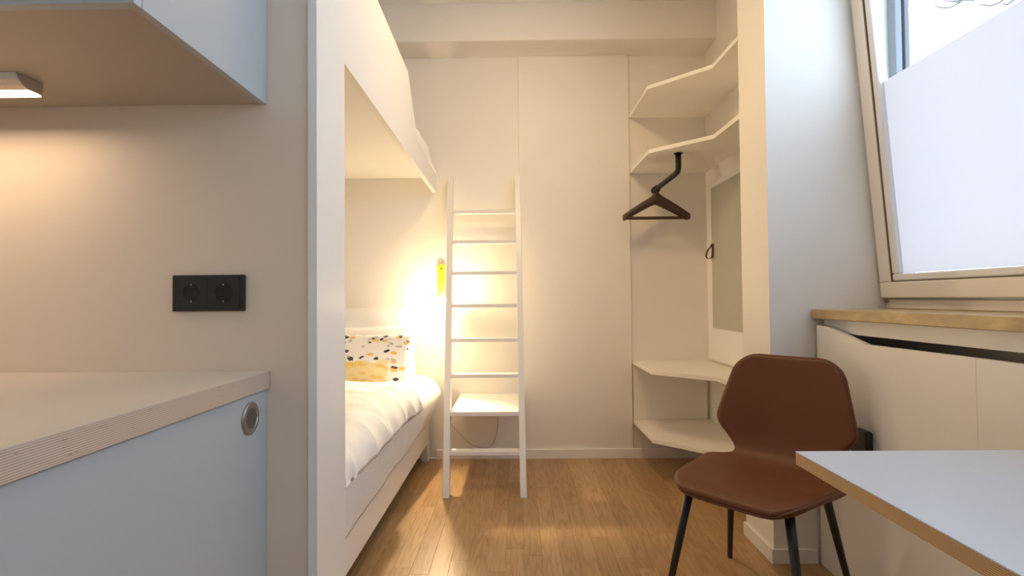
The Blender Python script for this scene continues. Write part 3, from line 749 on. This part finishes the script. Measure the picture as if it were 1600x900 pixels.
# ------------------------------------------------------------------ chair
CF = Vector((.638, 1.590, 0)); va = math.radians(43)
V = Vector((math.cos(va), math.sin(va), 0)); Uc = Vector((math.sin(va), -math.cos(va), 0))
def CW(u, v, z): return CF + Uc*u + V*v + Vector((0, 0, z))
ch = empty('chair', tuple(CW(0, .25, 0))); tag(ch, 'brown leather shell chair with slim black legs by the table', 'chair')
prof = bez([(-.012, .428), (.004, .443), (.05, .452), (.15, .450), (.27, .443), (.36, .446), (.415, .468), (.448, .515), (.470, .58), (.492, .68), (.515, .77), (.533, .838)][0:12] and
           [Vector((a, 0, b)) for a, b in [(-.012, .428), (.004, .443), (.05, .452), (.15, .450), (.27, .443), (.36, .446), (.415, .468), (.448, .515), (.470, .58), (.492, .68), (.515, .77), (.533, .838)]], 10)
# resample by arc length
al = [0]
for a, b in zip(prof, prof[1:]): al.append(al[-1] + (b-a).length)
LT_ = al[-1]
def prof_at(s):
    s = max(0, min(LT_, s))
    for i in range(len(al)-1):
        if al[i+1] >= s: t = (s-al[i])/max(1e-9, al[i+1]-al[i]); return prof[i].lerp(prof[i+1], t)
    return prof[-1]
KW = [(0, .200), (.10, .216), (.25, .240), (.345, .254), (.378, .250), (.410, .200), (.432, .168), (.452, .160), (.472, .170), (.515, .208), (.555, .244), (.580, .250), (.606, .245), (.75, .208), (LT_, .186)]
def kw_lin(s):
    for (a, b), (c, d) in zip(KW, KW[1:]):
        if s <= c: return b + (d-b)*(s-a)/(c-a)
    return KW[-1][1]
def half_w(s):
    w_ = .955*sum(kw_lin(max(0, min(LT_, s + .014*k/3))) for k in range(-3, 4))/7
    r0, r1 = .085, .075
    if s < r0: w_ -= r0 - math.sqrt(max(0, r0*r0-(r0-s)**2))
    if LT_-s < r1: e = r1-(LT_-s); w_ -= r1 - math.sqrt(max(0, r1*r1-e*e))
    return w_
NS = 110; NT = 33
def shell_pt(s, t):
    p = prof_at(s); q0 = prof_at(s-.012); q1 = prof_at(s+.012); d = (q1-q0).normalized(); nrm = Vector((-d.z, 0, d.x))   # towards the sitter
    hw = half_w(s); u = hw*t
    k = min(1, max(0, (s-.42)/.12)); cup = (.18*(1-k) + .55*k)*u*u + .25*(1-k)*abs(u)**3
    return Vector((u, 0, 0)), p + nrm*cup, nrm
def shell_world(s, t, off):
    u, p, n = shell_pt(s, t); q = p + n*off
    return CW(u.x, q.x, q.z)
def sample_s(i):  # denser near the ends for round corners
    x_ = i/(NS-1); return LT_*(x_ - math.sin(2*PI*x_)/(2*PI)*.55)
def cushion_rows(i0, i1):
    tops, bots = [], []
    for i in range(i0, i1):
        s = sample_s(i); rt_, rb = [], []
        es = min(1, min(s, LT_-s)/.016); es = math.sqrt(max(0, 1-(1-es)**2))
        for j in range(NT):
            t = math.sin((j/(NT-1)-.5)*PI)
            et = min(1, (1-abs(t))*half_w(s)/.016); et = math.sqrt(max(0, 1-(1-et)**2))
            e = min(es, et)
            rt_.append(shell_world(s, t, .004 + .011*e)); rb.append(shell_world(s, t, -.004 - .013*e))
        tops.append(rt_); bots.append(rb)
    return tops, bots
def shell_mesh(i0, i1, cap0, cap1):
    T, Bm = cushion_rows(i0, i1); mb = MB(); rows = [a + b[::-1] for a, b in zip(T, Bm)]; mb.grid(rows, True); n = len(rows[0]); m = len(rows)
    for (r, c) in ((0, i0 == 0), (m-1, i1 == NS)):
        if c:
            for j in range(NT-1):
                f = (r*n+j, r*n+j+1, r*n+n-2-j, r*n+n-1-j); mb.f.append(f if r else f[::-1])
    return mb
isp = next(i for i in range(NS) if sample_s(i) > .445)
def shell_part(name, i0, i1):
    mb = shell_mesh(i0, i1, 0, 0); o = mb.build(name, LEATHER, ch, smooth=True)
    return o
# normals come from the whole shell so that the fold between seat and back stays seamless
whole = shell_mesh(0, NS, 0, 0); wme = bpy.data.meshes.new('tmp'); wme.from_pydata([tuple(p) for p in whole.v], [], whole.f)
wbm = bmesh.new(); wbm.from_mesh(wme); bmesh.ops.recalc_face_normals(wbm, faces=wbm.faces); wbm.to_mesh(wme); wbm.free(); wme.update()
WN = [v.normal.copy() for v in wme.vertices]
st = shell_part('seat', 0, isp+1); bkr = shell_part('backrest', isp, NS)
NR = 2*NT
for o_, i0 in ((st, 0), (bkr, isp)):
    me_ = o_.data; sgn = 1
    k0 = len(me_.vertices)//2; 
    if me_.vertices[k0].normal.dot(WN[i0*NR + k0]) < 0: sgn = -1
    me_.normals_split_custom_set_from_vertices([WN[i0*NR + k]*sgn for k in range(len(me_.vertices))])
bpy.data.meshes.remove(wme)
def edge_loop(i0, i1, side_both=True):
    L_ = [(sample_s(i), -1) for i in range(i1-1, i0-1, -1)]
    return L_
# piping along the rim
seatL = [shell_world(sample_s(i), -1.0, .004) for i in range(isp, -1, -1)]; front = [shell_world(0, -1+2*k/14, .004) for k in range(1, 14)]; seatR = [shell_world(sample_s(i), 1.0, .004) for i in range(0, isp+1)]
MB().tube(seatL + front + seatR, .0042, 6).build('piping', PIPING, st, smooth=True)
bL = [shell_world(sample_s(i), -1.0, .004) for i in range(isp, NS)]; top_ = [shell_world(LT_, -1+2*k/14, .004) for k in range(1, 14)]; bR = [shell_world(sample_s(i), 1.0, .004) for i in range(NS-1, isp-1, -1)]
MB().tube(bL + top_ + bR, .0042, 6).build('piping', PIPING, bkr, smooth=True)
fm = MB()
fm.tube([CW(-.150, .07, .424), CW(.150, .07, .424)], .009, 8); fm.tube([CW(-.150, .38, .420), CW(.150, .38, .420)], .009, 8)
fm.tube([CW(-.10, .07, .424), CW(-.10, .38, .420)], .009, 8); fm.tube([CW(.10, .07, .424), CW(.10, .38, .420)], .009, 8)
fm.build('under_frame', BLACK, ch, smooth=True)
for (ut, vt_, ub, vb) in ((-.155, .065, -.225, .000), (.155, .065, .215, .018), (-.160, .385, -.243, .535), (.150, .385, .195, .530)):
    a, b = CW(ut, vt_, .430), CW(ub, vb, .0)
    MB().tube([a, a.lerp(b, .5), a.lerp(b, .985), b], [.0145, .0122, .0098, .0094], 16).build('leg', BLACK, ch, smooth=True)
